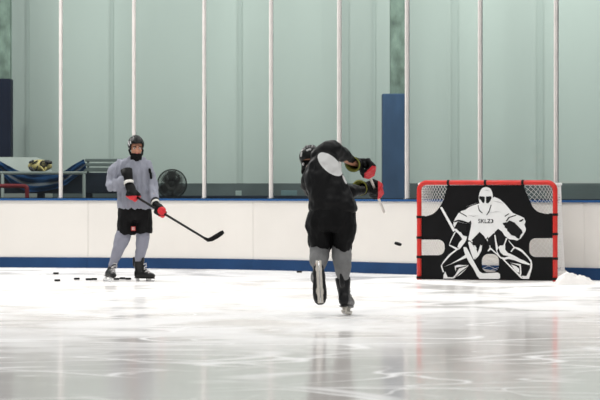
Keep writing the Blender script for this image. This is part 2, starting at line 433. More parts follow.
o = link('draped_cover', me, None, [M['tarpblue'], M['tarpgrey']]); tag(o, 'blue fabric cover with a grey stripe, hanging in a sag along the bench', 'cover')
# grey railing
YR = 37.0
t = thing('railing', V((at(43,0,YR).x, YR, 0)), 'grey pipe railing in front of the blue cover', 'railing')
bm = B(); add_tube(bm, [at(-30,173,YR), at(85,173,YR)], .026, 12); obj('top_rail', bm, M['rail'], t, True)
for x in (2.5, 84):
    a = at(x, 173, YR); bm = B(); add_tube(bm, [V((a.x,a.y,.0)), a], .026, 12, False); obj('upright', bm, M['rail'], t, True)
bm = B(); Yq = 36.6; add_tube(bm, bez([at(-24,186,Yq), at(20,186,Yq), at(25.5,187.2,Yq), at(27,191,Yq), V((at(27,0,Yq).x, Yq, .6)), V((at(27,0,Yq).x, Yq, 0.0))], 5), .032, 12)
tag(obj('red_rail', bm, M['redrail'], None, True), 'dark red bent pipe rail in the lower left corner behind the glass', 'rail')
# round fan
YF = 37.6; fc_ = at(172, 184, YF); fr = 14.6/F*YF
t = thing('pedestal_fan', V((fc_.x, fc_.y, 0)), 'large round dark fan in a wire cage behind the glass', 'fan')
bm = B(); N_ = 40
for rr, dy in ((fr,0), (fr*.97,-.09), (fr*.97,.09), (fr*.7,-.11), (fr*.42,-.12)):
    add_tube(bm, [fc_+V((rr*math.cos(2*math.pi*k/N_), dy, rr*math.sin(2*math.pi*k/N_))) for k in range(N_)], .009 if rr == fr else .004, 6, closed=True)
for k in range(64):
    c_, s_ = math.cos(2*math.pi*k/64), math.sin(2*math.pi*k/64)
    for sg in (-1, 1): add_tube(bm, [fc_+V((.05*c_, .12*sg, .05*s_)), fc_+V((fr*.7*c_, .11*sg, fr*.7*s_)), fc_+V((fr*c_, 0, fr*s_))], .0042, 5, False)
obj('cage', bm, M['cage'], t, True)
bm = B(); add_cyl(bm, fc_+V((0,.05,0)), .07, .16, 20, V((0,1,0)), .01); obj('motor', bm, M['fan'], t, True)
for k in range(3):
    a_ = math.pi/2+k*math.pi*2/3; u = V((math.cos(a_), 0, math.sin(a_))); w = V((-math.sin(a_), 0, math.cos(a_))); bm = B()
    add_rings(bm, [[fc_+u*q+w*hw+V((0,.03*sg+.002,0)), fc_+u*q-w*hw+V((0,-.03*sg+.002,0)), fc_+u*q-w*hw+V((0,-.03*sg-.004,0)), fc_+u*q+w*hw+V((0,.03*sg-.004,0))] for q, hw, sg in ((.05,.03,.6), (fr*.5,.065,1), (fr*.9,.06,1))])
    obj('blade', bm, M['fan'], t)
bm = B(); add_tube(bm, [V((fc_.x, YF+.1, .04)), V((fc_.x, YF+.1, fc_.z))], .025, 12, False); obj('pole', bm, M['fan'], t, True)
bm = B(); add_cyl(bm, (fc_.x, YF+.1, .02), .22, .04, 28, bevel=.01); obj('base', bm, M['fan'], t, True)
# two small boxes on a low ledge behind the boards
bm = B(); add_box(bm, *gbx(150, 334, 195.6, 37.9, .35), bevel=.01); tag(obj('ledge', bm, M['bench']), 'low dark ledge running behind the boards under the small carton', 'ledge')
lz = at(0, 195.6, 37.9).z
bm = B(); c, s = bx(235.5, 241.5, 190.6, 195.6, 38.0, .1); add_box(bm, c, s, bevel=.004); tag(obj('carton', bm, M['carton']), 'small pale carton on the dark ledge between the two players', 'box')
bm = B(); c, s = bx(281, 297, 190.4, 195.6, 38.0, .14); add_box(bm, c, s, bevel=.006); tag(obj('crate', bm, M['crate']), 'dull teal crate on the dark ledge left of the shooting player', 'crate')

# ------------------------------------------------------------------ goal
GL, GR = at(419.2, 279.6, F*CH/(279.6-HY)), at(555.2, 281.6, F*CH/(281.6-HY))
GL.z = GR.z = 0; GO = (GL+GR)/2; gx = (GR-GL).normalized(); gy = V((-gx.y, gx.x, 0)); HW = (GR-GL).length/2
print('goal half width', HW, 'yaw', math.degrees(math.atan2(gx.y, gx.x)))
def G(x, y, z): return GO + gx*x + gy*y + V((0,0,z))
GH = at(485, 182.6, GO.y).z                                   # crossbar centre line
def guv(px, py):                                              # ray -> (x, z) in the plane of the mouth
    d = V(((px-300)/F, 1, -(py-HY)/F)); o_ = V((0,0,CH)); tt = (GO-o_).dot(gy)/d.dot(gy); p = o_+d*tt
    return (p-GO).dot(gx), p.z
goal = thing('hockey_goal', GO, 'red framed hockey goal with white net', 'goal')
PR = .031
arc = [(-HW, 0)] + [(-HW, GH*.3), (-HW, GH*.7)] + [(-HW+.10-.10*math.cos(a), GH-.10+.10*math.sin(a)) for a in [math.pi/2*k/8 for k in range(9)]]
path = arc + [(-x, z) for x, z in arc[::-1]]
bm = B(); add_tube(bm, [G(x, 0, z) for x, z in path], PR, 18, False); obj('front_frame', bm, M['red'], goal, True)
def base_out(s):                                              # base bar outline, s in -1..1 from left post round the back to right post
    pass
side = [(HW, 0), (HW+.02, .18), (HW+.02, .38), (HW-.02, .52), (HW-.18, .66), (HW-.5, .72)]
basep = [(-x, y) for x, y in side] + [(x, y) for x, y in side[::-1]]
basep = bez([(x, y, 0) for x, y in basep], 5)
bm = B(); add_tube(bm, [G(p.x, p.y, .035) for p in basep], .03, 12, False); obj('base_bar', bm, M['net'], goal, True)
topd = .36
tp = bez([(-HW, 0, 0), (-HW-.02, .2, 0), (-HW+.12, topd, 0), (-HW+.5, topd+.05, 0), (HW-.5, topd+.05, 0), (HW-.12, topd, 0), (HW+.02, .2, 0), (HW, 0, 0)], 6)
bm = B(); add_tube(bm, [G(p.x, p.y, GH-.02) for p in tp], .018, 10, False); obj('top_shelf_bar', bm, M['net'], goal, True)
bm = B(); add_tube(bm, [G(0, topd+.05, GH-.02), G(0, .60, .5), G(0, .715, .05)], .018, 10, False); obj('rear_strut', bm, M['net'], goal, True)
# net: knotted diamonds over the shelf, the back and both sides
def net_patch(bm, f, nu, nv, r=.0031):
    P = [[f(i/nu, j/nv) for j in range(nv+1)] for i in range(nu+1)]
    for i in range(nu):
        for j in range(nv):
            for a, b in ((P[i][j], P[i+1][j+1]), (P[i+1][j], P[i][j+1])):
                if (i+j) % 2 and a is P[i][j]: continue
                if not (i+j) % 2 and a is not P[i][j]: continue
                d = b-a
                if d.length < 1e-4: continue
                u, w = frame_for(d)
                add_rings(bm, [[q+u*(r*math.cos(t))+w*(r*math.sin(t)) for t in (0, 2.09, 4.19)] for q in (a, b)], False)
def along(pts, t):
    s = t*(len(pts)-1); i = min(int(s), len(pts)-2); return pts[i].lerp(pts[i+1], s-i)
K = len(basep)
def skin_back(u, v):
    a = along(tp, u); b = along(basep, u); z = GH-.02+(.05-GH)*v; k = v**1.25
    return G(a.x+(b.x-a.x)*k, a.y+(b.y-a.y)*k + .05*math.sin(math.pi*v)*math.sin(math.pi*u), z)
bm = B(); net_patch(bm, skin_back, 104, 36); obj('net', bm, M['net'], goal)
def shelf(u, v):
    a = along(tp, u); x = -HW+2*HW*u; return G(x+(a.x-x)*v, a.y*v, GH+.0-.02*v-.02*math.sin(math.pi*v))
bm = B(); net_patch(bm, shelf, 80, 16); obj('top_net', bm, M['net'], goal)
# padded white skirt on the base bar
bm = B(); rings = []
for i, p in enumerate(basep[2:-2]):
    q = basep[i+3]-basep[i+1]; nrm = V((q.y, -q.x, 0)).normalized(); kk = 1+.12*math.sin(i*1.7)+.08*math.sin(i*.9)
    if nrm.dot(V((p.x, p.y-.4, 0))) < 0: nrm = -nrm
    rings.append([G(p.x+nrm.x*a, p.y+nrm.y*a, z) for a, z in ((-.04,.004), (.05*kk,.004), (.05*kk,.05), (.035,.10*kk), (.0,.12*kk), (-.035,.10), (-.04,.05))])
add_rings(bm, rings); obj('base_skirt', bm, M['skirt'], goal, True)

# low white heap on the ice right of the goal
hp = at(575, 284, F*CH/(284-HY)); hp.z = 0
bm = B(); hh = []
for i in range(41):
    row = []
    for j in range(15):
        u, v = i/40, j/14; x = (u-.5)*.50; y = (v-.5)*.36
        e_ = max(0, 1-(2*u-1)**4)*max(0, 1-(2*v-1)**2)
        z = e_*(.145-.05*u+.05*noise.noise(V((x*9,y*9,1)))+.022*noise.noise(V((x*26,y*26,4))))
        row.append(bm.verts.new((x, y, max(z, 0)+.001)))
    hh.append(row)
for i in range(40):
    for j in range(14): bm.faces.new((hh[i][j], hh[i+1][j], hh[i+1][j+1], hh[i][j+1]))
o = obj('snow_heap', bm, M['skirt'], None, True); o.location = hp
tag(o, 'low lumpy white heap on the ice beside the right goalpost', 'snow heap')

# shooting target strapped into the mouth
target = thing('shooting_target', G(0, -.004, .02), 'black fabric shooting target with printed white goaltender, strapped in the red goal', 'target')
def flat(name, polys, m, parent, off, thick=.003, holes=(), keep=None):
    """flat printed/fabric pieces in the plane of the mouth; polys in measured pixels"""
    cu = bpy.data.curves.new('c', 'CURVE'); cu.dimensions = '2D'; cu.fill_mode = 'BOTH'; cu.extrude = thick/2
    for pts in list(polys)+list(holes):
        sp = cu.splines.new('POLY'); sp.points.add(len(pts)-1)
        for k, (px, py) in enumerate(pts):
            x, z = guv(px, py); sp.points[k].co = (x, z, 0, 1)
        sp.use_cyclic_u = True
    o = bpy.data.objects.new('tmp', cu); COL.objects.link(o); dg = bpy.context.evaluated_depsgraph_get(); dg.update()
    me = bpy.data.meshes.new_from_object(o.evaluated_get(dg)); bpy.data.objects.remove(o)
    mtx = Matrix((( gx.x, 0, -gy.x, 0), (gx.y, 0, -gy.y, 0), (0, 1, 0, 0), (0,0,0,1)))
    me.transform(Matrix.Translation(GO - gy*off) @ mtx); me.materials.clear()
    return link(name, me, parent, m)
def rrect(x0, y0, x1, y1, r, n=5):
    out = []
    for cx, cy, a0 in ((x1-r,y0+r,-90), (x1-r,y1-r,0), (x0+r,y1-r,90), (x0+r,y0+r,180)):
        for k in range(n+1):
            a = math.radians(a0+90*k/n); out.append((cx+r*math.cos(a), cy+r*math.sin(a)))
    return out
def sm(pts, n=6): return [(p.x, p.y) for p in bez([(x, y, 0) for x, y in pts], n)]
cl = sm([(447.6,185.3),(446,192),(443.5,200),(439,208),(433.5,213.5),(427,216),(421.6,216.6)])
cr = sm([(552.9,214.2),(545,213.6),(538,211.6),(533,207),(529.6,200),(526.5,193),(523,185)])
ho_l = [(421.6,239.6)]+[p for p in rrect(415,239.6,444.8,255.2,6.5) if p[0] > 430]+[(421.6,255.2)]
ho_r = [(552.9,257)]+[p for p in rrect(529.4,238.2,562,257,6.5) if p[0] < 545]+[(552.9,238.2)]
outl = cl + ho_l + [(421.6,279.2),(553,280.8)] + ho_r + cr
flat('target_sheet', [outl], M['tarp'], target, .004, .003, [rrect(482,254,499,272.2,6.5)])
# straps round the bars
def strap_post(px, py, horiz=False):
    x, z = guv(px, py); bm = B()
    if horiz: c = G(x, 0, GH); ax_, u = gx, (gy, V((0,0,1)))
    else: c = G(math.copysign(HW, x), 0, z); ax_, u = V((0,0,1)), (gx, gy)
    n = 20; prof = [(-.016,PR+.001), (.016,PR+.001), (.016,PR+.005), (-.016,PR+.005)]
    add_rings(bm, [[c+ax_*h+u[0]*(r*math.cos(2*math.pi*k/n))+u[1]*(r*math.sin(2*math.pi*k/n)) for h, r in prof] for k in range(n)], closed=True)
    if horiz: add_box(bm, c-V((0,0,PR+.022)), (.032, .006, .055), Matrix.Rotation(math.atan2(gx.y, gx.x), 3, 'Z'))
    else: add_box(bm, c-gx*math.copysign(PR+.02, x), (.055, .006, .032), Matrix.Rotation(math.atan2(gx.y, gx.x), 3, 'Z'))
    obj('strap', bm, M['strap'], target)
for px in (448.6, 485.6, 523): strap_post(px, 183, True)
for py in (217, 237.5, 257, 277.5): strap_post(419, py)
for py in (214.6, 234, 258.6, 279): strap_post(555, py)
# printed goaltender
def W(p, name='printed_goaltender'): pass
white = []
def z1(ox, oy, k, pts): return [(ox+x/k, oy+y/k) for x, y in pts]
torso = [(485,211)]+[]
body = z1(436,196,8,[(345,60),(300,75),(262,92),(235,112),(205,120),(180,138),(160,170),(142,205),(140,235),(150,250),(175,205),(215,215),(262,225),(285,215),(280,250),(262,330),(258,352),(280,360),(350,287),(385,320),(400,345)]) \
     + z1(486,196,8,[(15,325),(20,338),(98,262),(110,270),(130,285),(150,318),(185,345),(225,350),(250,357),(278,340),(300,310),(318,280),(320,260),(308,230),(318,205),(305,175),(275,160),(248,150),(215,135),(185,100),(150,60),(110,25),(70,8)])
flat('printed_body', [body], M['pwhite'], target, .0065, .001)
headp = sm([(486.2,187),(490,188.2),(492.3,192),(493,197),(492.8,201),(491.5,206),(488.8,211.5),(486,214),(483,211.5),(480.5,206),(479.2,201),(479,197),(480,192),(482.5,188.2),(486.2,187)], 4)[:-1]
flat('printed_mask', [headp], M['pwhite'], target, .0085, .001)
Wp, Bp = [], []
# goaltender's stick
Wp += [[(440.2,207.6),(442.2,206.8),(448,217),(455.5,230),(453.5,232)], z1(436,196,8,[(145,265),(165,262),(215,315),(250,325),(245,345),(215,375),(195,400),(175,400),(185,375),(212,345),(190,310),(160,285)])]
Wp += [z1(436,232,8,[(222,120),(245,122),(262,150),(300,225),(330,280),(350,315),(375,330)])+[(498,272.5),(500.2,274),(500.4,278),(499,279)]+z1(436,232,8,[(350,374),(330,350),(300,290),(265,240),(235,180),(225,150)])]
# left pad
Wp += [z1(436,232,8,p) for p in (
    [(65,278),(120,255),(180,220),(238,182),(248,205),(180,232),(110,262)],
    [(150,272),(180,262),(262,266),(240,300),(190,345),(140,372),(60,372),(62,345),(75,315),(95,362),(140,362),(160,320)],
    [(110,100),(175,130),(200,132),(170,145),(120,185),(75,235),(50,262),(52,278),(66,320),(56,322),(40,272),(60,235),(105,180),(160,140),(105,108),(120,60),(150,0),(160,0),(128,60)],
    [(170,0),(185,20),(215,55),(200,85),(172,120),(195,132),(235,80),(245,60),(215,25),(200,0)],
    [(258,80),(275,75),(300,110),(330,150),(335,180),(305,220),(290,190),(270,130)],
    [(345,140),(370,60),(378,58),(365,150),(340,195),(310,222),(325,190)],
    [(280,70),(290,68),(325,125),(328,140),(318,135)])]
# right pad
Wp += [z1(486,232,8,p) for p in (
    [(65,5),(75,5),(85,70),(100,130),(90,150),(105,180),(120,200),(150,205),(180,195),(230,205),(300,225),(352,255),(350,265),(290,250),(225,225),(180,215),(150,222),(120,212),(95,190),(82,140)],
    [(100,120),(130,95),(160,50),(175,48),(155,95),(155,140),(175,165),(230,190),(290,225),(240,210),(170,190),(140,185),(115,160)],
    [(180,62),(230,118),(270,128),(300,150),(335,190),(365,225),(372,260),(370,290),(345,375),(300,375),(285,350),(325,352),(355,290),(358,240),(330,200),(285,158),(235,130),(225,135),(205,160),(198,155),(222,122),(185,75)],
    [(190,245),(280,258),(286,330),(278,355),(270,345),(275,300),(268,270),(215,252)],
    [(200,258),(245,275),(268,295),(268,325),(250,320),(222,290)],
    [(120,200),(140,212),(285,355),(300,375),(280,370),(140,225)])]
# centre stitching between the pads
Wp += [[(487.3,238.5),(490.2,244.5),(490.8,247.5),(492,248.5),(499,255),(498.4,256),(491.2,249.5),(488.5,251.5),(487.8,250.8),(490,247.5),(489.6,245),(486.8,239.5)]]
for p in Wp: pass
flat('printed_pads', Wp[2:3], M['pwhite'], target, .0120, .001)
k_ = 0
for i, p in enumerate(Wp):
    if i == 2: continue
    flat('printed_shape', [p], M['pwhite'], target, .0088+.0001*i, .001)
# black line work over the white
Bp += [z1(436,196,8,p) for p in (
    [(140,203),(180,190),(215,196),(262,212),(280,196),(285,215),(262,225),(215,213),(175,203),(150,212)],
    [(178,212),(215,216),(245,222),(240,250),(245,290),(170,262),(168,240)],
    [(180,130),(190,126),(250,160),(246,166),(205,142)],
    [(275,215),(282,215),(268,300),(252,350),(246,350),(262,290)],
    [(335,75),(340,72),(350,110),(375,135),(372,140),(345,118)],
    [(330,325),(352,293),(385,325),(395,345),(385,395),(360,395),(352,365),(345,395),(300,395),(290,370)])]
Bp += [z1(436,232,8,p) for p in (
    [(163,284),(252,267),(254,272),(186,292),(170,318),(152,350),(145,346),(160,318)],
    [(196,318),(250,280),(254,284),(214,316),(160,362),(156,358)])]
Bp += [z1(486,196,8,p) for p in (
    [(135,215),(170,210),(190,195),(230,212),(262,245),(290,275),(295,295),(278,312),(268,345),(248,335),(232,320),(205,315),(185,290),(172,280),(170,262),(150,252),(152,240),(142,232)],
    [(160,200),(180,170),(240,150),(246,156),(190,175),(168,205)],
    [(265,198),(300,182),(302,190),(285,205),(268,206)],
    [(150,160),(185,138),(187,143),(155,166)],
    [(40,70),(46,72),(30,125),(8,155),(4,150),(24,120)],
    [(98,270),(120,290),(150,330),(160,345),(140,395),(110,395),(100,370),(85,330),(78,310),(65,312),(70,395),(20,395),(15,360),(40,325)])]
for i, p in enumerate(Bp): flat('printed_line', [p], M['pblack'], target, .0105+.00005*i, .001)
for i, p in enumerate(([(50,199),(100,180),(150,163),(100,184)], [(255,150),(310,158),(352,172),(310,163)], [(228,248),(290,236),(340,240),(290,241)], [(60,262),(110,272),(150,266),(110,277)], [(195,70),(215,62),(240,72),(215,67)])):
    flat('printed_fold', [z1(460,182,8,p)], M['pgrey'], target, .0112, .001)
eyes = [z1(470,180,11.43,[(112,185),(170,190),(172,225),(165,262),(140,262),(115,230),(105,205)]), z1(470,180,11.43,[(185,190),(243,185),(250,205),(238,235),(212,268),(185,262),(182,225)])]
for p in eyes: flat('printed_visor', [p], M['pblack'], target, .0112, .001)
for p in ([(479.4,199.6),(480.6,199.4),(483.3,203.4),(486,204.2),(488.8,203.2),(491.8,199.4),(492.8,199.6),(489.5,204.6),(486,205.6),(482.6,204.8)], [(485.5,196.4),(486.3,196.4),(486.3,204.4),(485.5,204.4)]):
    flat('printed_cage', [p], M['pwhite'], target, .0120, .001)
# word mark on the chest
cu = bpy.data.curves.new('t', 'FONT'); cu.body = 'SKLZ'; cu.size = 1; cu.extrude = .004; cu.offset = .012; cu.space_character = 1.02
o = bpy.data.objects.new('tmp', cu); COL.objects.link(o); dg = bpy.context.evaluated_depsgraph_get(); dg.update()
me = bpy.data.meshes.new_from_object(o.evaluated_get(dg)); bpy.data.objects.remove(o)
xs = [v.co.x for v in me.vertices]; ys = [v.co.y for v in me.vertices]
(xa, za), (xb, zb) = guv(478.4, 223.1), guv(491.0, 219.0)
sx, sy = (xb-xa)/(max(xs)-min(xs)), (zb-za)/(max(ys)-min(ys))
me.transform(Matrix.Diagonal((sx, sy, sx*.2, 1)) @ Matrix.Translation((-min(xs), -min(ys), 0)))
me.transform(Matrix.Translation(GO - gy*.0105 + gx*xa + V((0,0,za))) @ Matrix(((gx.x,0,-gy.x,0),(gx.y,0,-gy.y,0),(0,1,0,0),(0,0,0,1)))); me.materials.clear()
link('word_mark', me, target, M['pblack'])
flat('word_mark_bracket', [sm([(491.6,219.0),(493,219.4),(493.6,221),(493.1,222.6),(491.4,223.2)],3)+sm([(491.3,222.4),(492.3,221.8),(492.5,221),(492.2,220.2),(491.5,219.9)],3)], M['pblack'], target, .0105, .001)

# ------------------------------------------------------------------ pucks
def puck(p, label, tilt=None, group='loose pucks'):
    bm = B(); add_cyl(bm, (0,0,.0127), .0381, .0254, 28, bevel=.003); o = obj('puck', bm, M['rubber'])
    for f in o.data.polygons: f.use_smooth = False
    o.location = p
    if tilt: o.rotation_euler = tilt
    tag(o, label, 'puck', group)
def on_ice(px, py): Y = F*CH/(py-HY); return at(px, py, Y)
for (px, py, lab) in ((56,274.2,'black puck on the ice, farthest back at the far left'), (57.3,281.3,'black puck on the ice, nearest one at the far left'),
    (76.8,279.7,'black puck on the ice alone, between the left pair and the row by the skates'), (88.6,280.2,'black puck in the touching pair left of the standing player, left one'), (94.2,280.0,'black puck in the touching pair left of the standing player, right one'),
    (116.5,279.9,'black puck between the standing player\'s skates, left of three'), (122.4,279.2,'black puck between the standing player\'s skates, middle of three'), (128.2,279.7,'black puck between the standing player\'s skates, right of three'),
    (299.3,272.6,'black puck on the ice beside the boards, left of the shooting player\'s knee')):
    p = on_ice(px, py); p.z = .0005; puck(p, lab)
puck(at(397.7, 245, 25), 'black puck flying in mid air towards the goal', (math.radians(8), math.radians(16), 0))

# ------------------------------------------------------------------ hockey gear
def skate(person, name, ankle, fwd, up, size=1., tan=False, label=None, wide=1.):
    f = fwd.normalized(); u = (up - f*up.dot(f)).normalized(); x = f.cross(u).normalized()
    R = Matrix((x, f, u)).transposed()
    T = Matrix.Translation(ankle) @ R.to_4x4() @ Matrix.Diagonal((size*wide,size,size,1)) @ Matrix.Translation((0,.045,-.13))
    def put(bm): bmesh.ops.transform(bm, matrix=T, verts=bm.verts[:]); return bm
    bm = B(); X, Z = V((1,0,0)), V((0,0,1))
    add_loft(bm, [(V((0,y,z)), w, h) for y, z, w, h in ((-.108,.055,.020,.035),(-.095,.055,.033,.05),(-.05,.055,.038,.055),(.0,.05,.040,.05),(.06,.047,.045,.047),(.11,.04,.047,.04),(.15,.036,.044,.034),(.18,.033,.034,.028),(.197,.03,.018,.016))], 20, X, Z, True, 2.4)
    add_loft(bm, [(V((0,y,z)), w, d) for z, y, w, d in ((.03,-.03,.040,.07),(.08,-.032,.038,.07),(.12,-.045,.040,.058),(.165,-.048,.046,.056),(.205,-.044,.050,.058),(.225,-.04,.050,.056))], 20, X, V((0,1,0)), True, 2.2)
    add_tube(bm, [V((0,-.10,.17)), V((0,-.108,.21)), V((0,-.118,.262))], [.035,.03,.022], 12, flat=(1,.5))
    add_tube(bm, [V((0,.09,.07)), V((0,.035,.12)), V((0,.012,.18)), V((0,.022,.25))], [.03,.033,.036,.034], 12, flat=(1,.5))
    b = fuse(name, put(bm), M['boot'], person, .007, 2)
    if label: b['label'] = label
    bm = B()
    for k in range(7):
        t = k/6; y, z = (.118-.10*t, .068+.062*t) if t < .6 else (.058-.02*(t-.6), .105+.20*(t-.6)); 
        y += .012; s_ = 1 if k % 2 else -1
        add_tube(bm, [V((-.030,y-.012,z+.008*s_-.006)), V((0,y+.006,z+.012)), V((.030,y-.012,z-.008*s_-.006))], .0065, 7)
    obj('lace', put(bm), M['lace'], b, True)
    bm = B()
    add_loft(bm, [(V((0,y,.002)), w, .009) for y, w in ((-.105,.02),(-.09,.033),(-.03,.032),(.04,.038),(.11,.042),(.16,.036),(.19,.018))], 16, X, Z)
    obj('outsole', put(bm), M['boot'], b, True)
    bm = B(); wk = 1.7 if tan else 1.
    for y0, y1, w in ((-.10,-.035,.022), (.055,.15,.026)):
        add_loft(bm, [(V((0,(y0+y1)/2,z)), wx*(1.15 if tan else 1), wy) for z, wx, wy in ((.0,w,(y1-y0)/2),(-.018,.014,(y1-y0)/2*.8),(-.045,.009,(y1-y0)/2*1.0))], 16, X, V((0,1,0)))
    add_loft(bm, [(V((0,y,z)), .008*(2.3 if tan else 1), h) for y, z, h in ((-.125,-.040,.010),(-.10,-.046,.013),(.0,-.048,.012),(.12,-.046,.013),(.175,-.040,.012),(.195,-.032,.008))], 12, X, Z, True, 3)
    obj('blade_holder', put(bm), M['tan'] if tan else M['holder'], b, True)
    bm = B()
    pr = [(-.125,-.052),(-.115,-.064),(-.08,-.070),(.0,-.072),(.1,-.071),(.16,-.066),(.19,-.055),(.195,-.045)]
    add_rings(bm, [[V((s_*.002,y,zz)) for s_, zz in ((-1,z),(1,z),(1,-.042),(-1,-.042))] for y, z in pr])
    obj('blade', put(bm), M['steel'], b)
    return T
def glove(person, Wr, Gp, A, cuffdir, cl=.12, thumb=1, red=None, flip=1, size=1., lining=False, label=None, cr=(.052,.078)):
    A = A.normalized(); h = (Gp-Wr); h = (h-A*h.dot(A)).normalized(); n = A.cross(h).normalized()*flip
    s = size; bm = B()
    P = lambda a, hh, nn: Gp + A*(a*s) + h*(hh*s) + n*(nn*s)
    # back of the hand, padded rolls
    pw = Wr + n*.012
    add_tube(bm, [pw, pw.lerp(P(0,-.02,.045), .5), P(0,-.005,.046), P(0,.03,.036)], [.046*s,.054*s,.056*s,.044*s], 16, flat=(.62,1.08), ref=A)
    for off in (-.034, 0, .034):
        add_tube(bm, [pw.lerp(P(off,-.02,.05), .55), P(off,-.0,.062)], .021*s, 10)
    # four fingers closing round the shaft
    for i, (off, ln) in enumerate(((-.050,.82), (-.017,.98), (.017,1.0), (.050,.92))):
        ch = [P(off, .0, .052)]
        for k in range(1, 6):
            a = math.radians(78-k*52*ln); ch.append(P(off, .047*math.cos(a), .047*math.sin(a)))
        add_tube(bm, ch, [.021*s,.0205*s,.020*s,.019*s,.018*s,.016*s], 10)
    add_tube(bm, [Wr.lerp(P(thumb*.04,-.03,.02), .55), P(thumb*.068,-.035,.012), P(thumb*.066,-.03,-.03), P(thumb*.05,.002,-.052)], [.024*s,.023*s,.021*s,.018*s], 10)
    post = None
    if red:
        post = lambda c, nn: 1 if red(*((c-Gp)/s), nn) else 0
    g = fuse('glove', bm, [M['glove'], M['gred']], person, .0055, 2, post=post)
    if label: g['label'] = label
    c = cuffdir.normalized(); a, b = frame_for(c, A); bm = B(); n_ = 24
    prof = [(-.02,cr[0]*.95), (.02,cr[0]), (cl*.55,(cr[0]+cr[1])/2), (cl,cr[1]), (cl,cr[1]-.012), (cl*.5,(cr[0]+cr[1])/2-.016), (.01,cr[0]-.018)]
    add_rings(bm, [[Wr+c*(z*s)+a*(r*s*math.cos(2*math.pi*k/n_))+b*(r*.86*s*math.sin(2*math.pi*k/n_)) for k in range(n_)] for z, r in prof])
    cf = obj('cuff', bm, M['glove'], g, True)
    bm = B()
    if lining: rr = [(cl+.003,cr[1]-.002), (cl+.003,cr[1]-.016), (cl*.5,(cr[0]+cr[1])/2-.019), (.02,cr[0]-.02), (.018,cr[0]-.016), (cl*.5,(cr[0]+cr[1])/2-.015)]
    else: rr = [(-.012,cr[0]+.004), (.022,cr[0]+.008), (.022,cr[0]-.004), (-.012,cr[0]-.006)]
    add_rings(bm, [[Wr+c*(z*s)+a*(r*s*math.cos(2*math.pi*k/n_))+b*(r*.87*s*math.sin(2*math.pi*k/n_)) for z, r in rr] for k in range(n_)], closed=True)
    o = obj('lining' if lining else 'wrist_band', bm, M['lining'] if lining else M['gwhite'], g, True)
    o['label'] = 'yellow green cuff lining' if lining else 'white wrist band'
    return g
def stick(name, butt, heel, bladepts, bladeh, label, cat, shaftmat, blademat, lift):
    d = (heel-butt).normalized(); t = thing(name, heel, label, cat, 'players\' hockey sticks')
    a, b = frame_for(d); bm = B()
    add_loft(bm, [(butt, .0105, .0155), (heel, .0095, .014)], 12, a, b, True, 4); obj('shaft', bm, shaftmat, t, True)
    bm = B(); add_loft(bm, [(butt-d*.006, .014, .019), (butt+d*.03, .0125, .018), (butt+d*.12, .012, .0172)], 12, a, b, True, 3); obj('grip_tape', bm, M['tape'], t, True)
    bm = B(); rings = []
    up = lift.normalized()
    for k, (p, h, w) in enumerate(bladepts):
        tg = (bladepts[min(k+1, len(bladepts)-1)][0]-bladepts[max(k-1, 0)][0]).normalized(); sd = tg.cross(up).normalized(); u2 = sd.cross(tg).normalized()
        r = []
        for q in range(12):
            an = 2*math.pi*q/12; ca, sa = math.cos(an), math.sin(an)
            r.append(p + sd*(w*math.copysign(abs(ca)**.6, ca)) + u2*(h*math.copysign(abs(sa)**.6, sa)))
        rings.append(r)
    add_rings(bm, rings); obj('blade', bm, blademat, t, True); return t

def build_head(bm, c, R, k=1.):
    """skull, face, nose, brow, ears merged into the body surface; local y is the gaze"""
    def e(p, r): add_ell(bm, c + R @ (V(p)*k), V(r)*k, R, 24, 16)
    e((0,-.012,.03), (.076,.094,.087)); e((0,.028,-.035), (.062,.066,.078)); e((0,.055,-.085), (.034,.034,.028))
    e((0,.083,.022), (.05,.016,.011)); e((.036,.064,-.03), (.026,.026,.022)); e((-.036,.064,-.03), (.026,.026,.022))
    for i in range(5): e((0,.092+.005*i,.012-.011*i), (.0095+.001*i,.012,.011))
    e((.012,.102,-.034), (.008,.009,.007)); e((-.012,.102,-.034), (.008,.009,.007))
    e((0,.088,-.06), (.024,.012,.011)); e((.077,-.01,-.005), (.008,.02,.032)); e((-.077,-.01,-.005), (.008,.02,.032))
def face_bits(person, head, c, R, k=1.):
    for s in (-1, 1):
        bm = B(); add_ell(bm, c + R @ (V((s*.032,.083,.0))*k), V((.0145,.012,.0095))*k, R); e_ = obj('eye', bm, M['eye'], head, True)
        bm = B(); add_ell(bm, c + R @ (V((s*.032,.0925,.0))*k), V((.006,.004,.006))*k, R, 12, 8); obj('iris', bm, M['iris'], head, True)
        bm = B(); add_tube(bm, [c + R @ (V(p)*k) for p in ((s*.014,.099,.019), (s*.032,.098,.025), (s*.05,.084,.02))], .0045*k, 8); obj('eyebrow', bm, M['brow'], head, True)
    bm = B(); add_tube(bm, [c + R @ (V(p)*k) for p in ((-.027,.089,-.052), (-.012,.099,-.058), (0,.101,-.059), (.012,.099,-.058), (.027,.089,-.052))], [.004,.0055,.006,.0055,.004], 8); obj('mouth', bm, M['lip'], head, True)
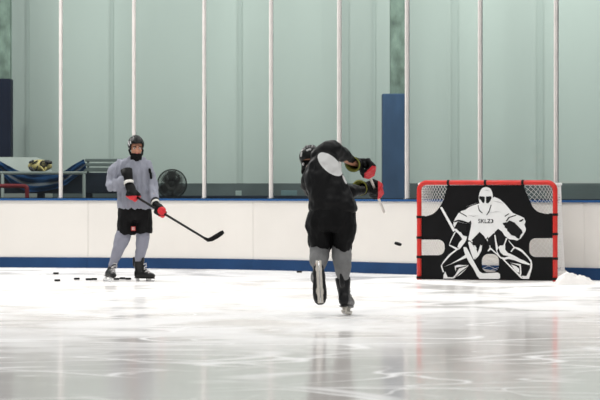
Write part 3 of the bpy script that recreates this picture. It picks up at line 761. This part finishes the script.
def helmet(person, c, R, k=1., label=None):
    def lim(ph):                                              # polar limit by azimuth: ph=0 is the gaze
        a = abs(math.atan2(math.sin(ph), math.cos(ph)))
        if a < .75: return math.radians(76)
        if a < 1.15: return math.radians(76+(a-.75)/.4*54)
        if a < 2.0: return math.radians(130)
        return math.radians(122)
    bm = B(); nph, nt = 56, 16; out, inn = [], []
    for i in range(nt+1):
        ro, ri = [], []
        for j in range(nph):
            ph = 2*math.pi*j/nph; th = lim(ph)*(i+.15)/(nt+.15)
            d = V((math.sin(th)*math.sin(ph), math.sin(th)*math.cos(ph), math.cos(th)))
            x = d.x; ridge = .006*(1 if abs(abs(x)-.30) < .10 else 0) + .005*(1 if abs(x) < .09 else 0)
            vent = -.007 if (.42 < abs(x) < .56 and abs(math.sin(ph*5)) > .6 and .35 < th < 1.25) else 0
            rx, ry, rz = .100, .124, .108
            q = V((d.x*(rx+ridge+vent), -.012+d.y*(ry+ridge+vent), .026+d.z*(rz+ridge+vent)))
            if th > 1.6: q.x *= 1-.10*(th-1.6); 
            ro.append(c + R @ (q*k)); ri.append(c + R @ (V((q.x*.92, -.012+(q.y+.012)*.92, .026+(q.z-.026)*.93))*k))
        out.append(ro); inn.append(ri)
    add_rings(bm, out+inn[::-1], True)
    o = obj('helmet', bm, M['helmet'], person, True)
    if label: o['label'] = label
    return o

# ------------------------------------------------------------------ standing player in grey
Y1 = F*CH/(281.0-HY)
def p1(px, py, d=0.): return at(px, py, Y1+d)
k1 = Y1/F                                                     # metres per pixel
P1 = thing('person', V((p1(131,281).x, Y1, 0)), 'person in grey jersey and black helmet standing with a stick across the body', 'person')
fz = V((.22,-.95,-.16)).normalized(); hx = fz.cross(V((0,0,1))).normalized(); HR = Matrix((hx, fz, hx.cross(fz))).transposed()
hc = p1(136.0, 147.3, -.06)
bm = B(); build_head(bm, hc, HR, 1.06)
add_tube(bm, [p1(135.5,153,-.02), p1(135,165,0)], [.055,.06], 14)
add_loft(bm, [(p1(134,162), .12,.07), (p1(133,175), .15,.10), (p1(134,190), .14,.10), (p1(135,207), .14,.10), (p1(135,216), .14,.10)], 20)
add_tube(bm, [p1(119,166), p1(111,186,-.02), p1(125,179,-.25)], [.05,.038,.03], 12)
add_tube(bm, [p1(147,167), p1(152.5,187,-.04), p1(155.5,203,-.33)], [.05,.038,.03], 12)
add_tube(bm, [p1(128,212), p1(123,238,-.02), p1(113.2,262)], [.075,.05,.028], 12)
add_tube(bm, [p1(142,212), p1(142.5,238,-.02), p1(138.5,262)], [.075,.05,.034], 12)
body1 = fuse('body', bm, M['skin'], P1, .0085, 2)
face_bits(P1, body1, hc, HR, 1.06)
h1 = helmet(P1, hc + V((0,0,.008)), HR, 1.06)
bm = B()                                                      # white flashes on the helmet's side
for a, b in (((-.098,.03,.06), (-.096,.055,.03)), ((-.10,.0,.075), (-.1,.012,.045)), ((-.085,.06,.085), (-.082,.075,.06))):
    add_tube(bm, [hc + HR @ V((-a[0],a[1],a[2])), hc + HR @ V((-b[0],b[1],b[2]))], .008, 8)
obj('helmet_flash', bm, M['decal'], h1, True)
bm = B()                                                      # jaw strap and chin cup
for s in (-1, 1): add_tube(bm, [hc + HR @ V((s*.088,.0,-.035)), hc + HR @ V((s*.072,.05,-.085)), hc + HR @ V((0,.098,-.108))], [.013,.015,.02], 10)
obj('chin_strap', bm, M['gaiter'], h1, True)
bm = B(); add_loft(bm, [(hc + HR @ V((0,.03,-.075)), .076,.080), (hc + HR @ V((0,.032,-.105)), .074,.078), (p1(136,159.5,-.05), .075,.085), (p1(135.5,162.5,-.02), .085,.085)], 22)
fuse('neck_gaiter', bm, M['gaiter'], P1, .008, 2)
bm = B()
add_loft(bm, [(p1(135,156.5,-.01), 6.6*k1, .085), (p1(134.5,158.5), 11*k1, .10), (p1(133.5,161.5), 16*k1, .125), (p1(133,167), 18*k1, .15), (p1(133.5,176), 17.5*k1, .165), (p1(134,186), 16.5*k1, .16), (p1(135.3,197), 17.6*k1, .165), (p1(136,207), 19.2*k1, .192), (p1(136,209.3), 19*k1, .19)], 32)
add_tube(bm, [p1(124.5,164.5), p1(118.2,166.3), p1(114.3,173,.0), p1(111.5,184,-.02), p1(113,186.5,-.08), p1(123.5,180,-.24)], [.072,.080,.083,.082,.080,.062], 18)
add_tube(bm, [p1(146.5,165.5), p1(150,175,-.02), p1(152.6,187,-.05), p1(154,195,-.17), p1(155.4,203,-.31)], [.080,.070,.066,.060,.05], 18)
j1 = fuse('jersey', bm, M['gjersey'], P1, .011, 3, .024, .085, 3.1, (1.8,1,.5))
bm = B()
for x, y0, y1 in ((149.6,169.5,172.5), (150.6,173,178)): add_tube(bm, [p1(x,y0,-.098), p1(x+.6,y1,-.115)], .016, 10)
obj('sleeve_stripe', bm, M['gaiter'], j1, True)
bm = B()
add_loft(bm, [(p1(135.5,202), 15.5*k1, .13), (p1(135,207), 17*k1, .17), (p1(134.8,213), 17.6*k1, .18), (p1(134.6,219), 17.4*k1, .17), (p1(134.4,222), 15*k1, .13)], 28)
add_loft(bm, [(p1(128,212), 9.5*k1, .15), (p1(126.6,222,-.01), 9.4*k1, .15), (p1(126.2,230,-.02), 9.0*k1, .145), (p1(125.9,234.5,-.02), 8.6*k1, .135)], 22)
add_loft(bm, [(p1(143,212), 9.3*k1, .15), (p1(144,222,-.01), 8.9*k1, .15), (p1(144,229,-.02), 8.6*k1, .14), (p1(143.8,233.3,-.02), 8.2*k1, .13)], 22)
pt1 = fuse('shorts', bm, M['pants'], P1, .011, 3, .018, .11, 1.3, (1.4,1,.5))
pc = p1(133.3, 228.6, -.172); rp = Matrix.Rotation(math.radians(14), 3, 'Z')
bm = B(); add_box(bm, pc, (.056, .012, .056), rp, .004); pq = obj('logo_patch', bm, M['patch'], pt1); pq['label'] = 'small red square patch with pale mark'
bm = B()
for dx, dz, w, h in ((0,.012,.032,.006), (0,-.012,.032,.006), (-.013,0,.006,.022), (.006,0,.018,.005)): add_box(bm, pc+rp @ V((dx,-.0065,dz)), (w,.002,h), rp)
obj('patch_mark', bm, M['gwhite'], pq)
bm = B(); add_tube(bm, [p1(124.8,229,-.01), p1(122.5,238,-.05), p1(119.2,247,-.04), p1(115.5,257,-.0), p1(112.4,265.5,.02)], [.096,.100,.084,.064,.054], 20)
fuse('sock', bm, M['gsock'], P1, .01, 3, .007, .07, 4.4)
bm = B(); add_tube(bm, [p1(143.2,228,-.01), p1(142.8,238,-.05), p1(141.6,247,-.04), p1(139.6,257,-.0), p1(138.6,263,.02)], [.090,.090,.080,.064,.054], 20)
fuse('sock', bm, M['gsock'], P1, .01, 3, .007, .07, 8.4)
skate(P1, 'skate', p1(138.8,268.2,.0), V((.90,-.44,-.0)), V((0,-.04,1)), .96)
skate(P1, 'skate', p1(111.3,267.6,.03), V((.42,-.90,-.03)), V((.50,-.05,.86)), .96)
# the stick and both gloves
bt, hl = p1(130.4,193.2,-.30), p1(205.6,238.8,-.62); sa = (hl-bt).normalized()
def on(t): return bt.lerp(hl, t)
Ga, Gb = on(.035), on(.405)
glove(P1, p1(128.8,183.4,-.27), Ga, sa, p1(126,168,-.19)-p1(128.8,183.4,-.27), .17, 1, red=lambda x, y, z, n: z < -.012, flip=-1, size=1.08, cr=(.062,.082))
glove(P1, p1(155.6,204.2,-.36), Gb, sa, p1(154.5,197,-.2)-p1(155.6,204.2,-.36), .07, -1, red=lambda x, y, z, n: y < .02 and ((x-.018)**2+(z-.008)**2 < .052**2 or z < -.05), flip=-1, size=1.02, cr=(.056,.066))
bl = [(hl+(bt-hl)*.02, .016, .010), (p1(208,240.0,-.63), .024, .008), (p1(212,238.9,-.64), .031, .006), (p1(217,236.0,-.66), .034, .005), (p1(221.5,233.1,-.68), .032, .005), (p1(223.6,231.8,-.69), .022, .004)]
stick('hockey_stick', bt, hl, bl, .03, 'black hockey stick with taped blade held out by the standing player in grey', 'hockey stick', M['shaft'], M['tape'], V((.45,0,.9)))

# ------------------------------------------------------------------ shooting player in black
Y2 = F*CH/(316.0-HY)
def p2(px, py, d=0.): return at(px, py, Y2+d)
k2 = Y2/F
P2 = thing('person', V((p2(338,316).x, Y2, 0)), 'person in black jersey seen from behind, skating on one leg after a shot', 'person')
fz2 = V((.12,.90,-.42)).normalized(); hx2 = fz2.cross(V((0,0,1))).normalized(); HR2 = Matrix((hx2, fz2, hx2.cross(fz2))).transposed()
hc2 = p2(310.6, 162.0, .25)
bm = B(); build_head(bm, hc2, HR2, 1.0)
add_tube(bm, [hc2+V((0,-.02,-.06)), p2(322,166,.06)], [.055,.065], 14)
add_loft(bm, [(p2(324,160,.05), .11,.08), (p2(325,175,.02), .15,.10), (p2(329,195), .14,.10), (p2(332,215), .15,.11), (p2(332,226), .14,.10)], 20)
add_tube(bm, [p2(331,150,.04), p2(343,157,.20), p2(352,161.8,.34), p2(357,164,.38)], [.055,.045,.038,.030], 14)
add_tube(bm, [p2(311,168,.10), p2(308,188,.28), p2(350,191,.55), p2(358,190.3,.63)], [.05,.045,.036,.025], 14)
add_tube(bm, [p2(322,222), p2(320,250,.12), p2(318.3,268,-.22)], [.08,.055,.036], 12)
add_tube(bm, [p2(341,222), p2(342,252,.05), p2(343,284,-.0)], [.08,.055,.034], 12)
body2 = fuse('body', bm, M['skin'], P2, .0085, 2)
face_bits(P2, body2, hc2, HR2, 1.0)
h2 = helmet(P2, hc2 + V((0,0,.008)), HR2, 1.08)
bm = B(); hr_ = V((.108,.134,.117)); ho_ = hc2 + V((0,0,.008)) + HR2 @ V((0,-.012,.026))*1.08
def on_helmet(px, py):                                        # where the helmet's shell is seen at a pixel
    o_ = V((0,0,CH)); d_ = (p2(px,py)-o_).normalized(); inv = HR2.transposed(); sc_ = lambda q: V((q.x/hr_.x, q.y/hr_.y, q.z/hr_.z))
    a_, d2 = sc_(inv @ (o_-ho_)), sc_(inv @ d_); bb = a_.dot(d2)/d2.dot(d2); disc = max(bb*bb-(a_.dot(a_)-1)/d2.dot(d2), 0)
    return o_ + d_*(-bb-math.sqrt(disc))
for pts in ([(307,150.5),(310,149.6)], [(301.6,153),(301.2,156)], [(303.2,163.5),(304.2,166.5)]):
    add_tube(bm, [on_helmet(x, y) for x, y in pts], .011, 10)
obj('helmet_flash', bm, M['decal'], h2, True)
bm = B(); add_loft(bm, [(hc2 + HR2 @ V((0,.016,.0)), .082, .100), (hc2 + HR2 @ V((0,.014,-.03)), .086, .104), (hc2 + HR2 @ V((0,.012,-.075)), .086, .098), (hc2 + HR2 @ V((0,-.005,-.12)), .084, .092), (p2(318,166.5,.10), .09, .09)], 22, hx2, HR2 @ V((0,1,0)))
fuse('neck_gaiter', bm, M['gaiter'], P2, .008, 2)
bm = B()
add_loft(bm, [(p2(326,151.0,.05), 7*k2, .09), (p2(325.5,155,.05), 11.5*k2, .13), (p2(324,162,.04), 15.5*k2, .16), (p2(323.6,172,.03), 18.8*k2, .18), (p2(325.6,182,.02), 20.8*k2, .185), (p2(329.2,192,.01), 22.6*k2, .19), (p2(331.8,201,.0), 24*k2, .195), (p2(332.8,209,.0), 24.4*k2, .19), (p2(333,212,.0), 23.6*k2, .18)], 36)
add_tube(bm, [p2(320,156.5,.06), p2(327.5,150.5,.05), p2(334,148.2,.08), p2(342,154.3,.19), p2(351.5,160.8,.36)], [.095,.098,.090,.074,.052], 20)
add_tube(bm, [p2(317,166,.08), p2(311,175.5,.12), p2(307.6,186,.22), p2(309.5,190.5,.28), p2(330,193,.42), p2(350,192.4,.55), p2(360.5,189.6,.66)], [.085,.08,.074,.07,.072,.070,.048], 20)
j2 = fuse('jersey', bm, M['bjersey'], P2, .012, 3, .018, .12, 5.7, (1.2,1,1.))
bm = B()
add_loft(bm, [(p2(332.6,203), 22*k2, .16), (p2(332.2,210), 24*k2, .19), (p2(331.4,218), 25*k2, .20), (p2(331,226), 25.2*k2, .19), (p2(331.6,232), 22*k2, .15)], 30)
add_loft(bm, [(p2(320,215,.0), 12*k2, .16), (p2(318.3,226,.01), 12.8*k2, .165), (p2(319.0,238,.05), 12.4*k2, .155), (p2(320.4,248,.08), 11*k2, .14), (p2(321,252.5,.08), 10*k2, .125)], 22)
add_loft(bm, [(p2(343.5,215,.0), 12*k2, .16), (p2(344.6,226,.0), 12.2*k2, .165), (p2(343.8,238,.02), 11*k2, .15), (p2(342.4,247,.03), 9.4*k2, .13), (p2(342,251.5,.03), 8.2*k2, .115)], 22)
fuse('pants', bm, M['pants'], P2, .011, 3, .020, .10, 2.6, (1.3,1,.6))
bm = B(); add_tube(bm, [p2(320,247,.08), p2(319.4,255,.0), p2(318.6,262,-.08), p2(318.4,267,-.16)], [.098,.094,.084,.056], 20)
fuse('sock', bm, M['gsock2'], P2, .01, 3, .007, .07, 9.9)
bm = B(); add_tube(bm, [p2(341.6,248,.04), p2(341.6,256,-.0), p2(343.0,268,-.02), p2(343.2,276,-.0), p2(343.5,281,.03)], [.090,.094,.080,.062,.050], 20)
fuse('sock', bm, M['gsock2'], P2, .01, 3, .007, .07, 6.1)
skate(P2, 'skate', p2(318.4,275.2,-.26), V((.05,-.22,-1)), V((-.02,.96,-.2)), 1.22, True, wide=1.15)
skate(P2, 'skate', p2(343.7,289.6,.02), V((.16,.98,-.10)), V((-.08,.08,.98)), 1.2, True, wide=1.2)
# boot straps flying loose
b2, e2 = p2(364.3,163.0,.33), p2(384.0,212.0,1.30); sb = (e2-b2).normalized()
def on2(py):                                                  # the point of the shaft seen at a row
    lo_, hi_ = 0., 1.
    for _ in range(40):
        t = (lo_+hi_)/2; q = b2.lerp(e2, t); y = HY-(q.z-CH)*F/q.y
        if y < py: lo_ = t
        else: hi_ = t
    return b2.lerp(e2, t)
Gc, Gd = on2(169.0), on2(189.8)
Wc = at(357.2,164.0,Gc.y-.03); Wd_ = at(364.6,188.4,Gd.y-.05)
glove(P2, Wc, Gc, sb, at(350.2,164.2,Gc.y-.17)-Wc, .085, -1, red=lambda x, y, z, n: x > -.02 and z < .035-.2*x and x-z > .015, flip=-1, size=1.2, lining=True, cr=(.058,.072))
glove(P2, Wd_, Gd, sb, at(357,187.3,Gd.y-.20)-Wd_, .085, -1, red=lambda x, y, z, n: x > .022, flip=-1, size=1.2, lining=True, cr=(.058,.072))
bp = [(e2-sb*.02, .014, .009), (e2+V((-.004,.04,.01)), .020, .007), (e2+V((-.008,.14,.022)), .028, .005), (e2+V((-.01,.24,.028)), .028, .005), (e2+V((-.01,.29,.03)), .018, .004)]
stick('hockey_stick', b2, e2, bp, .03, 'pale hockey stick swung away from the camera by the shooting player in black', 'hockey stick', M['beige'], M['beige'], V((-.36,0,.93)))

# pale side panel of the black jersey: dye that belongs to the cloth (fixed ellipses in the garment's own space)
def panel(mt, ob, ells):
    nt = mt.node_tree; b = nt.nodes['Principled BSDF']; tc = nt.nodes.new('ShaderNodeTexCoord'); fac = None
    for c, dx, dz, rx, rz in ells:
        c = INV[ob.name] @ c
        sub = nt.nodes.new('ShaderNodeVectorMath'); sub.operation = 'SUBTRACT'; nt.links.new(tc.outputs['Object'], sub.inputs[0]); sub.inputs[1].default_value = c
        tot = None
        for d, r in ((dx, rx), (dz, rz)):
            dt = nt.nodes.new('ShaderNodeVectorMath'); dt.operation = 'DOT_PRODUCT'; nt.links.new(sub.outputs[0], dt.inputs[0]); dt.inputs[1].default_value = d/r
            sq = nt.nodes.new('ShaderNodeMath'); sq.operation = 'POWER'; sq.inputs[1].default_value = 2
            ab = nt.nodes.new('ShaderNodeMath'); ab.operation = 'ABSOLUTE'; nt.links.new(dt.outputs['Value'], ab.inputs[0]); nt.links.new(ab.outputs[0], sq.inputs[0])
            if tot is None: tot = sq.outputs[0]
            else:
                ad = nt.nodes.new('ShaderNodeMath'); nt.links.new(tot, ad.inputs[0]); nt.links.new(sq.outputs[0], ad.inputs[1]); tot = ad.outputs[0]
        # only the back of the cloth
        sp = nt.nodes.new('ShaderNodeSeparateXYZ'); nt.links.new(sub.outputs[0], sp.inputs[0])
        bk = nt.nodes.new('ShaderNodeMath'); bk.operation = 'LESS_THAN'; bk.inputs[1].default_value = .0; nt.links.new(sp.outputs['Y'], bk.inputs[0])
        ls = nt.nodes.new('ShaderNodeMath'); ls.operation = 'LESS_THAN'; ls.inputs[1].default_value = 1.; nt.links.new(tot, ls.inputs[0])
        mu = nt.nodes.new('ShaderNodeMath'); mu.operation = 'MULTIPLY'; nt.links.new(bk.outputs[0], mu.inputs[0]); nt.links.new(ls.outputs[0], mu.inputs[1])
        if fac is None: fac = mu.outputs[0]
        else:
            mx_ = nt.nodes.new('ShaderNodeMath'); mx_.operation = 'MAXIMUM'; nt.links.new(fac, mx_.inputs[0]); nt.links.new(mu.outputs[0], mx_.inputs[1]); fac = mx_.outputs[0]
    mx = nt.nodes.new('ShaderNodeMix'); mx.data_type = 'RGBA'; nt.links.new(fac, mx.inputs['Factor'])
    mx.inputs['A'].default_value = b.inputs['Base Color'].default_value; mx.inputs['B'].default_value = (.66,.66,.65,1)
    nt.links.new(mx.outputs['Result'], b.inputs['Base Color'])
def edir(deg): a = math.radians(deg); return V((math.cos(a), 0, math.sin(a)))
panel(M['bjersey'], j2, [(p2(330,164.4,.10), edir(-42), edir(48), 15.5*k2, 7.6*k2), (p2(344.2,179.5,.15), edir(-66), edir(24), 5*k2, 1.1*k2)])

# ------------------------------------------------------------------ light, camera
w = bpy.data.worlds.new('World'); S.world = w; w.use_nodes = True
w.node_tree.nodes['Background'].inputs[0].default_value = (.92,.97,1,1); w.node_tree.nodes['Background'].inputs[1].default_value = .25
def lamp(x, y, z, sx, sy, e, col=(1,.98,.95), tgt=None):
    l = bpy.data.lights.new('arena_lamp', 'AREA'); l.shape = 'RECTANGLE'; l.size = sx; l.size_y = sy; l.energy = e; l.color = col
    o = bpy.data.objects.new('arena_lamp', l); COL.objects.link(o); o.location = (x, y, z)
    if tgt: o.rotation_euler = (V(tgt)-V((x,y,z))).to_track_quat('-Z', 'Y').to_euler()
for y, e in ((8,105), (14,120), (21,150), (27.5,160), (31.2,140)):
    for x in (-6, 0, 6): lamp(x, y, 8.5, 1.2, 2.4, e)
lamp(-7, 33.6, 6.5, 1, 1, 330, tgt=(-2, 30, .8))
lamp(3.0, 35.2, 7.5, 8, 1.2, 480, tgt=(2.5, 39, 1.5))  # added fill behind the glass to brighten the rear wall, no real fixture
lamp(-4.5, 35.6, 7.5, 4, .8, 170, tgt=(-4, 39, 1.5))  # weaker added fill for the left of the rear wall
cam = bpy.data.cameras.new('camera'); co = bpy.data.objects.new('camera', cam); COL.objects.link(co)
co.location = (0, 0, CH); co.rotation_euler = (math.pi/2, 0, 0); cam.sensor_width = 36; cam.lens = 36*F/600
cam.shift_x = 0; cam.shift_y = -(200-HY)/600; cam.clip_end = 200
cam.dof.use_dof = True; cam.dof.focus_distance = 26; cam.dof.aperture_fstop = 5.0
S.camera = co
S.view_settings.view_transform = 'Standard'; S.view_settings.look = 'None'; S.view_settings.gamma = 1; S.view_settings.exposure = 0
S.view_settings.use_curve_mapping = False
